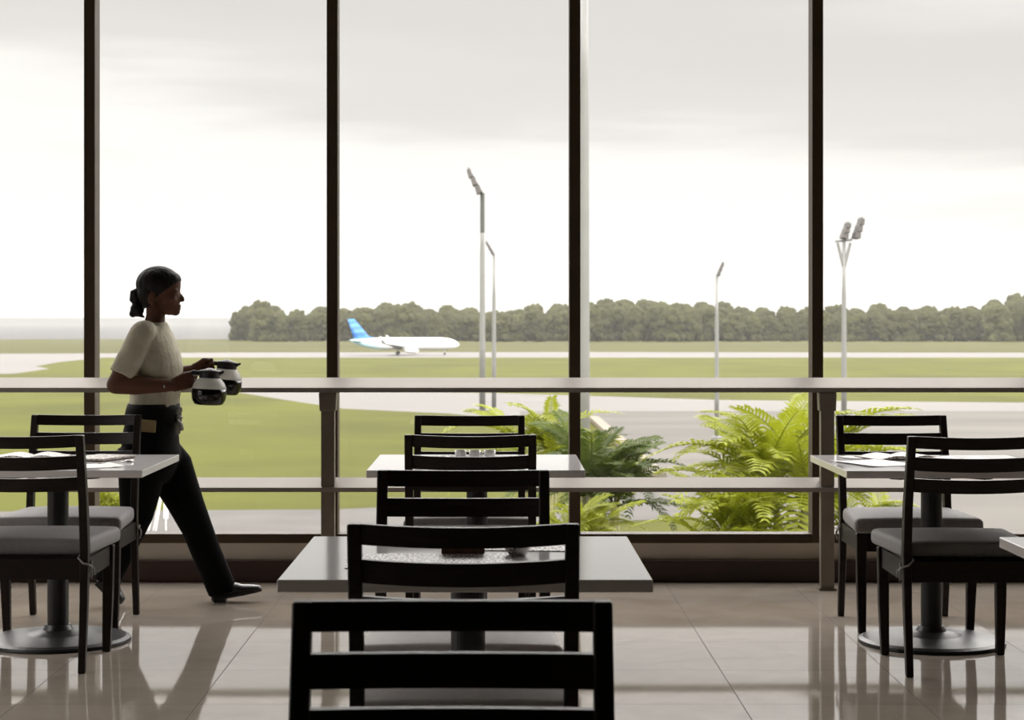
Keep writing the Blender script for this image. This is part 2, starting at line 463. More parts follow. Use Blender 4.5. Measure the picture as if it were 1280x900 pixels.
# ------------------------------------------------------------------ chairs
def make_chair():
    r = empty('dining_chair')
    def rear_leg(s):
        bm = bmesh.new()
        bar(bm, [(s * 0.226, -0.250, 0.0, 0.026, 0.030), (s * 0.226, -0.212, 0.25, 0.028, 0.040), (s * 0.226, -0.198, 0.44, 0.030, 0.046),
                 (s * 0.226, -0.222, 0.62, 0.030, 0.044), (s * 0.226, -0.288, 0.873, 0.029, 0.032)])
        return build('leg', bm, M['wood'], r, bevel=0.003, seg=1)
    def front_leg(s):
        bm = bmesh.new()
        bar(bm, [(s * 0.222, 0.205, 0.0, 0.030, 0.030), (s * 0.226, 0.213, 0.20, 0.038, 0.038), (s * 0.228, 0.215, 0.415, 0.042, 0.042)])
        return build('leg', bm, M['wood'], r, bevel=0.003, seg=1)
    for s in (-1, 1): rear_leg(s)
    for s in (-1, 1): front_leg(s)
    def back_y(z):
        return -0.222 + (z - 0.62) / 0.253 * -0.066
    for z0, z1 in ((0.829, 0.873), (0.747, 0.797), (0.668, 0.718)):
        bm = bmesh.new(); rings = []
        for k in range(13):
            x = -0.2125 + 0.425 * k / 12
            bow = -0.034 * (1 - (x / 0.2125) ** 2); dip = 0.13 * bow
            y0, y1 = back_y(z0) + bow, back_y(z1) + bow
            rings.append([(x, y0 - 0.010, z0 + dip), (x, y0 + 0.010, z0 + dip), (x, y1 + 0.010, z1 + dip), (x, y1 - 0.010, z1 + dip)])
        loft(bm, rings)
        build('back_slat', bm, M['wood'], r)
    bm = bmesh.new()       # seat frame: four aprons
    box(bm, (0, 0.205, 0.375), (0.42, 0.022, 0.075))
    box(bm, (0, -0.205, 0.375), (0.42, 0.022, 0.075))
    for s in (-1, 1):
        box(bm, (s * 0.226, 0.005, 0.375), (0.022, 0.40, 0.075))
    box(bm, (0, 0.0, 0.416), (0.452, 0.39, 0.008))
    build('seat_frame', bm, M['wood'], r)
    bm = bmesh.new()       # cushion, wider at the front
    bmesh.ops.create_cube(bm, size=1.0, matrix=Matrix.Translation((0, 0.052, 0.449)) @ Matrix.Diagonal((0.50, 0.46, 0.062, 1)))
    bmesh.ops.bevel(bm, geom=list(bm.edges), offset=0.024, segments=4, affect='EDGES', profile=0.55)
    bmesh.ops.subdivide_edges(bm, edges=[e for e in bm.edges if e.calc_length() > 0.2], cuts=7, use_grid_fill=True)
    for v in bm.verts:
        t = (v.co.y + 0.18) / 0.46
        v.co.x *= 0.93 + 0.13 * t
        if v.co.z > 0.45:
            u = max(0, 1 - (v.co.x / 0.26) ** 2) * max(0, 1 - ((v.co.y - 0.05) / 0.24) ** 2)
            v.co.z += 0.016 * u
    c = build('seat', bm, M['fabric'], r, smooth=True)
    for s in (-1, 1):      # cords that tie the cushion to the rear posts
        bm = bmesh.new()
        x = s * 0.226
        tube(bm, [(x - s * 0.02, -0.17, 0.432), (x - s * 0.02, -0.223, 0.418), (x, -0.232, 0.40), (x + s * 0.02, -0.222, 0.392), (x + s * 0.021, -0.19, 0.384), (x + s * 0.018, -0.175, 0.400)], 0.004, 6)
        tube(bm, [(x + s * 0.021, -0.205, 0.388), (x + s * 0.027, -0.210, 0.366), (x + s * 0.024, -0.200, 0.338)], [0.004, 0.0045, 0.003], 6)
        tube(bm, [(x + s * 0.021, -0.205, 0.388), (x + s * 0.030, -0.190, 0.374), (x + s * 0.031, -0.180, 0.350)], [0.004, 0.0045, 0.003], 6)
        build('cushion_tie', bm, M['tie'], r)
    return r
CHAIR_GROUP = 'dark wooden slat-back dining chairs'
chairs = [  # X, Y, turned, label
    (-0.068, 2.56, PI, 'black slat-back chair closest of all, cut off by the bottom frame edge'),
    (-0.071, 4.20, 0, 'black slat-back chair tucked against the large middle white table, hiding the silver sugar bowl'),
    (-0.096, 5.00, PI, 'black slat-back chair facing out behind the large middle white table'),
    (-0.099, 7.17, 0, 'dark slat-back chair tucked against the smaller middle table with white cups'),
    (-0.122, 7.97, PI, 'dark slat-back chair between the small white cups table and the rail'),
    (1.716, 7.08, 0, 'dark chair with grey cushion nearest us at the table with open menus'),
    (1.722, 7.98, PI, 'dark chair with grey cushion between the open-menu table and the rail'),
    (-1.745, 7.15, 0, 'brown slat-back chair with its back to us at the table beside the walking waitress'),
    (-1.808, 8.02, PI, 'dark slat-back chair by the rail, just in front of the walking waitress'),
]
M['brightened_fabric'] = mat('light_painted_seat_fabric', (0.50, 0.465, 0.46), 0.55, var=0.06, scale=60, bump=0.25, bscale=300, sheen=0.25)  # seat fabric lightened in colour to stand in for stronger light
chair0 = make_chair()
for i, (x, y, rz, lab) in enumerate(chairs):
    c = chair0 if i == 0 else copy_tree(chair0)
    c.location = (x, y, 0); c.rotation_euler = (0, 0, rz)
    tag(c, lab, 'chair', CHAIR_GROUP)
    if i in (1, 2):        # nearest table: brighter light on these two seats is put into the cushion colour
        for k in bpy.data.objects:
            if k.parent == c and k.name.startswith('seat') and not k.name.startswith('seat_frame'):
                k.material_slots[0].link = 'OBJECT'; k.material_slots[0].material = M['brightened_fabric']; k['label'] = 'pale cushioned seat'

# ------------------------------------------------------------------ tables
TZ = 0.72
def make_table():
    r = empty('pedestal_table')
    b_ = bm_box((0, 0, TZ - 0.014), (0.832, 0.832, 0.028)); build('tabletop', b_, M['laminate'], r, bevel=0.002, seg=1)
    bm = bmesh.new()
    for a in (0, PI / 2): box(bm, (0, 0, TZ - 0.040), (0.52, 0.05, 0.024), Euler((0, 0, a + PI / 4)))
    build('bracket', bm, M['black_metal'], r)
    bm = bmesh.new(); lathe(bm, [(0.042, 0.03), (0.042, TZ - 0.05)], 28); build('column', bm, M['black_metal'], r, smooth=False)
    bm = bmesh.new(); lathe(bm, [(0.285, 0.0), (0.29, 0.004), (0.288, 0.014), (0.27, 0.022), (0.12, 0.034), (0.06, 0.05), (0.05, 0.07)], 56)
    build('base', bm, M['black_metal'], r, smooth=False)
    return r
tables = [(-0.072, 4.59, 'large white square table in the middle, nearest whole tabletop'),
          (-0.083, 7.58, 'smaller white square table in the middle, holding three white cups'),
          (1.735, 7.55, 'white square table with open menus, between two grey cushioned chairs'),
          (-1.765, 7.58, 'shaded square table between the brown chair and the waitress, with papers on it'),
          (1.742, 4.575, 'white table of which only one corner shows at the right edge')]
tb0 = make_table()
for i, (x, y, lab) in enumerate(tables):
    t = tb0 if i == 0 else copy_tree(tb0)
    t.location = (x, y, 0)
    tag(t, lab, 'table', 'square pedestal tables')

# ------------------------------------------------------------------ things on the tables
M['placemat'] = mat_print('printed_placemat', (0.62, 0.58, 0.58), (0.10, 0.07, 0.07), 70, 0.50)
M['menu_print'] = mat_print('menu_page', (0.66, 0.62, 0.58), (0.30, 0.24, 0.20), 55, 0.55)
M['menu_cover'] = mat('brown_menu_cover', (0.10, 0.062, 0.045), 0.4, var=0.15, scale=20)
M['paper'] = mat('white_paper', (0.78, 0.76, 0.74), 0.5, var=0.03, scale=10)
M['steel'] = mat('polished_steel', (0.62, 0.60, 0.58), 0.22, metal=1.0, var=0.05, scale=30)
M['china'] = mat('white_china', (0.82, 0.81, 0.80), 0.12, var=0.02, scale=10)
M['box_wood'] = mat('reddish_box_wood', (0.20, 0.085, 0.05), 0.45, var=0.3, scale=25, stretch=(6, 1, 1))
M['sachet'] = mat('pale_sachet', (0.7, 0.62, 0.58), 0.5, var=0.1, scale=40)

def flat_paper(name, x, y, w, d, rz, m, th=0.0015, z=TZ, curl=0.0):
    bm = bmesh.new()
    nx = 8
    rings = []
    for k in range(nx + 1):
        u = -w / 2 + w * k / nx
        c = curl * (abs(u) / (w / 2)) ** 3
        rings.append([(u, -d / 2, 0.0005 + c), (u, d / 2, 0.0005 + c), (u, d / 2, th + 0.0005 + c), (u, -d / 2, th + 0.0005 + c)])
    loft(bm, rings)
    o = build(name, bm, m); o.location = (x, y, z); o.rotation_euler = (0, 0, rz)
    return o

tag(flat_paper('placemat', -0.16, 4.50, 0.40, 0.26, 0.05, M['placemat']), 'printed paper placemat on the large middle table, seen through the chair slats', 'placemat')
tag(flat_paper('placemat', 0.05, 4.80, 0.30, 0.22, -0.1, M['placemat']), 'printed paper lying behind the silver bowl on the large middle table', 'placemat')
def condiment_box():
    r = empty('condiment_box', (-0.086, 4.66, TZ + 0.0005), 0.04)
    tag(r, 'reddish wooden condiment box on the large middle table', 'box')
    bm = bmesh.new()
    box(bm, (0, 0, 0.005), (0.105, 0.075, 0.008))
    for s in (-1, 1):
        box(bm, (0, s * 0.035, 0.022), (0.105, 0.006, 0.044)); box(bm, (s * 0.0495, 0, 0.022), (0.006, 0.075, 0.044))
    build('body', bm, M['box_wood'], r)
    for k in range(5):
        build('sachet', bm_box((-0.034 + 0.017 * k, 0.0, 0.034), (0.004, 0.05, 0.044), Euler((0, 0.12 * (k - 2) * 0.5, 0))), M['sachet'], r)
condiment_box()
def sugar_bowl():
    r = empty('sugar_bowl', (0.048, 4.60, TZ))
    tag(r, 'silver ribbed round bowl with lid on the large middle table', 'bowl')
    bm = bmesh.new()
    prof = [(0.018, 0.0005), (0.020, 0.004), (0.026, 0.010), (0.031, 0.022), (0.030, 0.031), (0.028, 0.034)]
    seg = 48; rings = []
    for rr, z in prof:
        rings.append([((rr + 0.0012 * (k % 2)) * math.cos(2 * PI * k / seg), (rr + 0.0012 * (k % 2)) * math.sin(2 * PI * k / seg), z) for k in range(seg)])
    loft(bm, rings); build('body', bm, M['steel'], r)
    bm = bmesh.new(); lathe(bm, [(0.029, 0.034), (0.027, 0.040), (0.016, 0.047), (0.004, 0.050), (0.003, 0.052), (0.006, 0.056), (0.003, 0.060)], 32)
    build('lid', bm, M['steel'], r, smooth=True)
sugar_bowl()
def make_cup():
    r = empty('small_cup')
    bm = bmesh.new()
    lathe(bm, [(0.016, 0.0005), (0.017, 0.003), (0.022, 0.018), (0.0245, 0.042), (0.0225, 0.042), (0.0198, 0.018), (0.012, 0.006)], 28)
    build('body', bm, M['china'], r, smooth=True)
    bm = bmesh.new(); tube(bm, [(0.0215, 0, 0.034), (0.030, 0, 0.033), (0.034, 0, 0.024), (0.030, 0, 0.014), (0.0205, 0, 0.012)], 0.0028, 8)
    build('handle', bm, M['china'], r, smooth=True)
    return r
cup0 = make_cup()
for i, (x, lab) in enumerate(((-0.150, 'small white cup beside the crumpled napkin on the middle table by the rail'),
                              (-0.093, 'middle one of three small white cups in a row'),
                              (-0.032, 'small white cup at the end of the row away from the napkin'))):
    c = cup0 if i == 0 else copy_tree(cup0)
    c.location = (x, 7.66, TZ); c.rotation_euler = (0, 0, 1.2 + i)
    tag(c, lab, 'cup', 'white cups on the middle table')
def napkin(name, x, y, s, lab, seed):
    bm = bmesh.new()
    bmesh.ops.create_grid(bm, x_segments=22, y_segments=18, size=0.5)
    for v in bm.verts:
        px, py = v.co.x, v.co.y
        e = max(abs(px), abs(py)) * 2
        h = (1 - e ** 3) * (0.35 + 0.5 * noise.noise(Vector((px * 5 + seed, py * 5, seed)))) * 0.35
        v.co = Vector((px * s[0], py * s[1], max(0.0, h) * s[2] + 0.001))
    bmesh.ops.solidify(bm, geom=list(bm.faces), thickness=-0.0012)
    o = build(name, bm, M['paper'], smooth=True); o.location = (x, y, TZ + 0.0006)
    tag(o, lab, 'napkin'); return o
napkin('crumpled_napkin', -0.215, 7.62, (0.10, 0.10, 0.12), 'crumpled pale napkin beside the three white cups', 3.1)

def menu(x, y, rz, lab, open_=True, w=0.15, h=0.21, z=TZ):
    r = empty('menu', (x, y, z), rz)
    tag(r, lab, 'menu')
    bm = bmesh.new(); box(bm, (0, 0, 0.003), (w * 2 + 0.01 if open_ else w, h + 0.008, 0.004)); build('cover', bm, M['menu_cover'], r)
    bm = bmesh.new()
    if open_:
        for s in (-1, 1):
            rings = []
            for k in range(9):
                u = k / 8
                zz = 0.0055 + 0.016 * math.sin(PI * min(1, u * 1.1)) * (1 - u * 0.6)
                rings.append([(s * w * u, -h / 2, 0.0052), (s * w * u, h / 2, 0.0052), (s * w * u, h / 2, zz + 0.001), (s * w * u, -h / 2, zz + 0.001)])
            loft(bm, rings)
    else:
        box(bm, (0, 0, 0.008), (w - 0.006, h, 0.005)); box(bm, (0, 0, 0.0115), (w, h + 0.008, 0.002))
    build('pages', bm, M['menu_print'], r)
    return r
menu(1.66, 7.78, 0.25, 'open menu with raised pages on the table between grey cushioned chairs')
menu(1.86, 7.55, -0.2, 'second open menu lying nearer us on the table between grey cushioned chairs')
tag(flat_paper('paper_sheet', 1.49, 7.50, 0.21, 0.30, 0.35, M['paper'], curl=0.004), 'white paper sheet near the corner of the open-menu table', 'paper')
tag(flat_paper('paper_sheet', 1.50, 7.82, 0.16, 0.10, 0.1, M['paper'], curl=0.003), 'small white paper at the window side of the open-menu table', 'paper')
menu(-1.93, 7.80, 0.1, 'open menu at the window side of the shaded table near the waitress')
menu(-1.62, 7.72, -0.35, 'dark closed menu on the shaded table beside the waitress', open_=False, w=0.17, h=0.24)
tag(flat_paper('paper_sheet', -1.58, 7.36, 0.20, 0.20, 0.5, M['paper'], curl=0.004), 'bright white paper near the corner of the shaded table', 'paper')
tag(flat_paper('paper_sheet', -2.00, 7.45, 0.30, 0.21, 0.1, M['paper'], curl=0.004), 'white paper on the shaded table behind the brown chair slats', 'paper')
def spoon(x, y, rz, lab):
    r = bmesh.new()
    tube(r, [(-0.09, 0, 0.004), (-0.04, 0, 0.003), (0.02, 0, 0.004), (0.05, 0, 0.006)], [0.0045, 0.003, 0.0022, 0.003], 8, 0.6)
    ball(r, (0.068, 0, 0.006), (0.022, 0.013, 0.005), 16)
    o = build('spoon', r, M['steel'], smooth=True); o.location = (x, y, TZ); o.rotation_euler = (0, 0, rz)
    tag(o, lab, 'spoon')
spoon(-1.52, 7.52, 0.9, 'steel spoon between the papers on the shaded table')
spoon(1.66, 7.36, 0.2, 'steel spoon nearest us on the open-menu table')

# ------------------------------------------------------------------ the waitress
M['skin'] = mat('brown_skin', (0.095, 0.040, 0.024), 0.65, spec=0.25, var=0.06, scale=12)
M['hair'] = mat('black_hair', (0.007, 0.005, 0.0045), 0.6, spec=0.2, var=0.4, scale=30, stretch=(1, 1, 0.2), bump=0.9, bscale=45)
M['shirt'] = mat('khaki_white_shirt', (0.44, 0.41, 0.31), 0.85, var=0.1, scale=18, bump=0.3, bscale=60)
M['trousers'] = mat('black_trousers', (0.004, 0.004, 0.0045), 0.9, spec=0.1, var=0.2, scale=15)
M['apron'] = mat('black_waist_apron', (0.005, 0.0045, 0.005), 0.85, spec=0.15, var=0.2, scale=20)
M['shoe'] = mat('black_shoe', (0.015, 0.015, 0.014), 0.35, var=0.2, scale=25)
M['tan'] = mat('tan_order_pad', (0.30, 0.22, 0.11), 0.7, var=0.08, scale=20)
M['bow'] = mat('grey_apron_bow', (0.28, 0.27, 0.25), 0.7, var=0.1, scale=20)
PD = 8.58
def W(px, py, dy=0.0):
    p = at(px, py, PD); p.y = PD + dy; return p
S = PD / F
def oval_rings(rows, seg=28):
    """rows: (px of back edge, px of front edge, py, half width in metres, depth shift)"""
    rings = []
    for xb, xf, py, hw, dy in rows:
        c = W((xb + xf) / 2, py, dy); rx = (xf - xb) / 2 * S
        ring = []
        for k in range(seg):
            a = 2 * PI * k / seg
            ca, sa = math.cos(a), math.sin(a)
            ring.append((c.x + rx * math.copysign(abs(ca) ** 0.9, ca), c.y + hw * math.copysign(abs(sa) ** 0.9, sa), c.z))
        rings.append(ring)
    return rings

def person():
    root = empty('person', (W(205, 397).x, PD, 0))
    tag(root, 'waitress with tied-up hair, pale shirt and black trousers striding past, carrying coffee pots', 'person')
    root_inv = Matrix.Translation(-Vector((W(205, 397).x, PD, 0)))
    made = []
    # ---- body: head, neck, torso core, arms and hands in one skin
    bm = bmesh.new()
    ball(bm, W(199, 357), (27 * S, 0.074, 23.5 * S), 32)                 # cranium
    ball(bm, W(210, 371), (16.0 * S, 0.058, 21 * S), 28)                  # face
    ball(bm, W(212, 384), (12 * S, 0.045, 10 * S), 24)                    # jaw
    ball(bm, W(219, 390), (6.0 * S, 0.024, 4.8 * S), 18)                  # chin
    ball(bm, W(195, 386), (11 * S, 0.050, 12 * S), 20)
    ball(bm, W(216, 353), (10.0 * S, 0.052, 9 * S), 20)                   # forehead
    tube(bm, [W(223, 366), W(226.5, 371), W(228.2, 374.5)], [0.007, 0.010, 0.0105], 12); ball(bm, W(228.0, 374.6), 0.0105, 12)   # nose
    ball(bm, W(224.6, 376), (0.008, 0.014, 0.006), 12)
    ball(bm, W(223.8, 382.4), (0.010, 0.021, 0.0065), 14); ball(bm, W(223.4, 386.2), (0.010, 0.019, 0.0065), 14)   # lips
    for s in (-1, 1):
        ball(bm, W(221.0, 363.0, s * 0.032), (0.012, 0.017, 0.006), 12)       # brow
        ball(bm, W(217.5, 375, s * 0.036), (0.020, 0.020, 0.020), 14)         # cheek
        ball(bm, W(193, 372.5, s * 0.073), (0.017, 0.009, 0.030), 14, Euler((0, 0.25, 0)))   # ear
        ball(bm, W(195, 381, s * 0.069), (0.009, 0.008, 0.009), 10)
    loft(bm, oval_rings([(183, 207, 384, 0.045, 0), (183, 206, 394, 0.046, 0), (181, 206, 402, 0.050, 0), (176, 208, 410, 0.075, 0), (172, 214, 420, 0.13, 0),
                         (170, 219, 440, 0.14, 0), (170, 221, 470, 0.13, 0), (168, 219, 500, 0.125, 0), (165, 219, 540, 0.14, 0)]))
    # near (right) arm: shoulder, elbow behind, forearm level, hand on the handle of the near pot
    sh, el, wr = W(186, 420, -0.150), W(156, 479, -0.205), W(223, 480.5, -0.150)
    limb(bm, [sh, sh.lerp(el, 0.5), el], [0.048, 0.046, 0.041])
    limb(bm, [el, el.lerp(wr, 0.35), el.lerp(wr, 0.75), wr], [0.041, 0.043, 0.033, 0.026])
    def hand(wr, cn, dirn, side, up, grip):
        """palm from the wrist, four fingers curled under a handle that runs along dirn, thumb over it"""
        d = dirn.normalized(); s_ = side.normalized(); u = up.normalized()
        for k in range(4):                                    # palm
            o_ = (k - 1.5) * 0.017
            tube(bm, [wr + u * o_ * 0.5, wr.lerp(cn, 0.6) + u * o_ * 0.85, cn + u * o_], [0.017, 0.0145, 0.0125], 10)
            ball(bm, cn + u * o_, 0.0125, 10)
        for k, ln in enumerate((0.92, 1.0, 0.95, 0.78)):
            o_ = (1.5 - k) * 0.0185
            p0 = cn + u * o_
            p1 = p0 + d * 0.030 * ln + s_ * 0.010
            p2 = p1 + d * 0.012 * ln + s_ * 0.026 * ln
            p3 = p2 - d * 0.016 * ln + s_ * 0.014 * ln
            limb(bm, [p0, p1, p2, p3], [0.0096, 0.0090, 0.0083, 0.0072], 10)
        t0 = wr.lerp(cn, 0.45) + u * 0.022 + s_ * 0.008
        t1 = t0 + d * 0.028 + u * 0.014 + s_ * 0.018
        t2 = t1 + d * 0.026 + s_ * 0.012 - u * 0.002
        limb(bm, [t0, t1, t2], [0.0125, 0.0105, 0.0085], 10)
    hand(wr, W(238, 475, -0.135), Vector((1, 0.15, 0.25)), Vector((0.1, 1, 0.0)), Vector((-0.25, 0, 1)), None)
    # far (left) arm, reaching a little further forward and higher
    sh2, el2, wr2 = W(190, 420, 0.150), W(190, 474, 0.205), W(238, 463, 0.115)
    limb(bm, [sh2, sh2.lerp(el2, 0.5), el2], [0.047, 0.043, 0.038])
    limb(bm, [el2, el2.lerp(wr2, 0.35), el2.lerp(wr2, 0.75), wr2], [0.038, 0.039, 0.030, 0.024])
    hand(wr2, W(252, 459, 0.10), Vector((1, -0.1, 0.15)), Vector((0.1, -1, 0.0)), Vector((-0.15, 0, 1)), None)
    made.append(remeshed('body', bm, M['skin'], None, 0.0038, 3))
    # ---- hair: cap over the back and top of the skull, tied behind in a low double knot
    bm = bmesh.new()
    ball(bm, W(198, 355.5), (28.2 * S, 0.081, 23.3 * S), 36)
    ball(bm, W(188, 366), (16.2 * S, 0.074, 19 * S), 28)
    ball(bm, W(213, 350.0), (13.6 * S, 0.058, 11 * S), 24)
    ball(bm, W(187, 383), (9.5 * S, 0.052, 12 * S), 20)
    bmesh.ops.recalc_face_normals(bm, faces=bm.faces)
    cut = []
    hair = remeshed('hair', bm, M['hair'], None, 0.004, 3)
    hb = bmesh.new(); hb.from_mesh(hair.data)
    # hairline: a slanting plane clears the face, from the top of the forehead down behind the ear
    p0, p1 = W(227.5, 350), W(199, 371)
    for co, no in ((p0, Vector((p0.z - p1.z, 0, -(p0.x - p1.x)))),):
        no.normalize()
        if no.x < 0: no = -no
        bmesh.ops.bisect_plane(hb, geom=list(hb.verts) + list(hb.edges) + list(hb.faces), plane_co=co, plane_no=no, clear_outer=False, clear_inner=False)
        kill = [f for f in hb.faces if (f.calc_center_median() - co).dot(no) > 1e-5 and f.calc_center_median().z < p0.z + 0.002]
        bmesh.ops.delete(hb, geom=kill, context='FACES')
    hb.to_mesh(hair.data); hb.free()
    so = hair.modifiers.new('thick', 'SOLIDIFY'); so.thickness = 0.006; so.offset = -1
    made.append(hair)
    bm = bmesh.new()
    ball(bm, W(171.5, 387), (8.8 * S, 0.034, 9.2 * S), 20)
    tube(bm, [W(181, 366), W(173, 364), W(166.5, 366), W(166, 374), W(171, 379), W(178, 377)], [0.020, 0.019, 0.016, 0.017, 0.02, 0.018], 12)
    ball(bm, W(170, 371), (6 * S, 0.026, 7 * S), 16)
    ball(bm, W(166, 392), (4.6 * S, 0.022, 5 * S), 14)
    tube(bm, [W(172, 385), W(176, 395), W(181, 396.5)], [0.014, 0.009, 0.004], 10)
    bun = remeshed('hair_knot', bm, M['hair'], None, 0.004, 2)
    made.append(bun)
    bm = bmesh.new()
    for a in range(14):
        pass
    tube(bm, [W(181.5, 367, 0.03), W(181, 371, 0.034), W(181.5, 376, 0.03), W(182, 377, -0.01), W(181.5, 372, -0.034), W(181.5, 367, -0.02)], 0.006, 8)
    made.append(build('hair_tie', bm, M['shoe'], None, smooth=True))
    # ---- shirt with elbow-length sleeves
    bm = bmesh.new()
    loft(bm, oval_rings([(180, 208, 402.5, 0.062, 0), (175.5, 211, 408, 0.10, 0), (170, 214.5, 416, 0.160, 0), (166, 219, 426, 0.172, 0), (164, 224, 440, 0.165, 0),
                         (163, 227.5, 456, 0.16, 0), (163, 227.5, 470, 0.155, 0), (163.5, 226, 484, 0.15, 0), (164, 224, 497, 0.15, 0), (162, 224, 510, 0.155, 0)]))
    for s_pts, s in (((sh, el), -1), ((sh2, el2), 1)):
        a_, e_ = s_pts
        top = a_ + Vector((0.0, -s * 0.015, 0.012))
        end = a_.lerp(e_, 0.80)
        tube(bm, [top + Vector((0.01, -s * 0.05, 0.015)), top, a_.lerp(e_, 0.35), a_.lerp(e_, 0.62), end],
             [0.050, 0.060, 0.061, 0.060, 0.058], 20)
        ball(bm, top, 0.059, 18)
    shirt = remeshed('shirt', bm, M['shirt'], None, 0.0048, 4)
    for v in shirt.data.vertices:      # cloth folds
        n_ = noise.noise(Vector((v.co.x * 16, v.co.y * 9, v.co.z * 7))) * 0.004 + noise.noise(Vector((v.co.x * 38, v.co.y * 25, v.co.z * 30))) * 0.0015
        v.co += v.normal * n_
    made.append(shirt)
    # ---- trousers: hips and two legs in mid stride
    bm = bmesh.new()
    loft(bm, oval_rings([(163.5, 221, 503, 0.150, 0), (160, 222, 518, 0.160, 0), (156, 222, 535, 0.168, 0), (153, 223, 552, 0.172, 0), (156, 226, 572, 0.168, 0), (168, 218, 592, 0.145, 0), (183, 210, 603, 0.10, 0)]))
    def leg(rows, dy0, dy1):
        rings = []
        for i, (cx, cy, hx, hw, tilt) in enumerate(rows):
            t = i / (len(rows) - 1)
            c = W(cx, cy, dy0 + (dy1 - dy0) * t)
            ring = []
            for k in range(24):
                a = 2 * PI * k / 24
                u = hx * S * math.cos(a)
                ring.append((c.x + u * math.cos(tilt), c.y + hw * math.sin(a), c.z + u * math.sin(tilt)))
            rings.append(ring)
        loft(bm, rings)
    # front leg (far one): swings forward, heel striking
    leg([(190, 560, 32, 0.088, 0.1), (205, 580, 31, 0.086, 0.25), (217, 606, 27, 0.08, 0.35), (231, 636, 22.5, 0.072, 0.35), (244, 664, 19.5, 0.064, 0.35),
         (254, 690, 18.8, 0.06, 0.32), (265, 715, 18.5, 0.058, 0.3), (274, 737, 18.8, 0.057, 0.25), (277, 744, 18.6, 0.057, 0.25)], 0.075, 0.060)
    # rear leg (near one): trailing, knee bent, heel lifted
    leg([(184, 560, 33, 0.088, -0.05), (181, 585, 30, 0.086, -0.15), (178, 612, 26, 0.08, -0.2), (174, 640, 21.5, 0.072, -0.35), (164, 666, 18.5, 0.065, -0.5),
         (152, 692, 17.5, 0.06, -0.5), (141, 715, 17.2, 0.057, -0.5), (136, 726, 17.2, 0.056, -0.5)], -0.075, -0.060)
    tr = remeshed('trousers', bm, M['trousers'], None, 0.0055, 9)
    made.append(tr)
    # ---- shoes
    def shoe(heel, toe, dy, up):
        bm = bmesh.new()
        h, t = W(*heel, dy), W(*toe, dy)
        ax = (t - h).normalized(); n_ = Vector((-ax.z, 0, ax.x))
        L = (t - h).length
        rows = [(0.0, 0.024, 0.050), (0.04, 0.031, 0.062), (0.25, 0.034, 0.075), (0.45, 0.036, 0.062), (0.65, 0.041, 0.042), (0.85, 0.036, 0.032), (0.96, 0.022, 0.024), (1.0, 0.010, 0.016)]
        rings = []
        for f, hw, ht in rows:
            c = h + ax * (L * f)
            ring = []
            for k in range(20):
                a = 2 * PI * k / 20
                zz = math.sin(a)
                ring.append(c + Vector((0, hw * math.cos(a), 0)) + n_ * (ht * (0.5 + 0.5 * zz) if zz > 0 else ht * (0.5 + 0.5 * math.copysign(abs(zz) ** 0.5, zz))))
            rings.append(ring)
        loft(bm, rings)
        sh_ = build('shoe', bm, M['shoe'], None, smooth=True)
        bm = bmesh.new()
        loft(bm, [[h + ax * (L * f) + Vector((0, sg * w_, 0)) + n_ * z_ for sg, z_ in ((-1, -0.004), (1, -0.004), (1, 0.008), (-1, 0.008))] for f, w_ in ((0.0, 0.026), (0.05, 0.032), (0.3, 0.034), (0.65, 0.042), (0.88, 0.035), (1.0, 0.012))])
        box(bm, h + ax * 0.035 - n_ * 0.010, (0.055, 0.055, 0.022), Euler((0, -math.atan2(ax.z, ax.x), 0)))
        sole = build('sole', bm, M['shoe'], None)
        return sh_, sole
    s1 = shoe((263, 752), (325, 740), 0.062, 0)
    s2 = shoe((126, 722), (156, 752), -0.060, 0)
    # ---- waist apron, its bow and an order pad
    bm = bmesh.new()
    rings = []
    for (xb, xf, py, hw) in ((161, 223.5, 504, 0.158), (158.5, 225, 512, 0.164), (157, 226, 520, 0.17), (156, 226, 527, 0.172)):
        rings.append(oval_rings([(xb, xf, py, hw, 0)])[0])
    loft(bm, rings)
    ap = build('waist_apron', bm, M['apron'], None, smooth=True); made.append(ap)
    bm = bmesh.new()
    for (a_, c_) in (((223, 520, -0.06), (229, 508, -0.075)), ((223, 521, -0.06), (230, 522, -0.08)), ((223, 522, -0.06), (226, 541, -0.08)), ((223, 522, -0.06), (231, 537, -0.07))):
        p, q = W(*a_), W(*c_)
        tube(bm, [p, p.lerp(q, 0.5) + Vector((0.006, -0.006, 0.004)), q], [0.006, 0.017, 0.012], 10, 0.5)
    made.append(build('apron_bow', bm, M['bow'], None, smooth=True)); made[-1]['label'] = 'grey knotted apron bow'
    bm = bmesh.new()
    c = W(191, 529.5, -0.176)
    box(bm, c, (25 * S, 0.010, 15 * S), Euler((0, 0.08, 0.0)))
    pad = build('order_pad', bm, M['tan'], None, bevel=0.002, seg=1); made.append(pad); pad['label'] = 'tan pad tucked at the hip'
    bm = bmesh.new(); tube(bm, [W(214.5, 480, -0.120), W(214.5, 475, -0.155), W(214.5, 481, -0.190), W(214.5, 488, -0.155), W(214.5, 483, -0.118)], 0.004, 8)
    made.append(build('bracelet', bm, M['steel'], None, smooth=True))
    for o in made + [s1[0], s2[0]]:
        o.parent = root; o.matrix_parent_inverse = root_inv
    for a_, c_ in (s1, s2):
        c_.parent = a_; c_.matrix_parent_inverse = Matrix.Identity(4)
    bun.parent = hair; bun.matrix_parent_inverse = Matrix.Identity(4)
person()

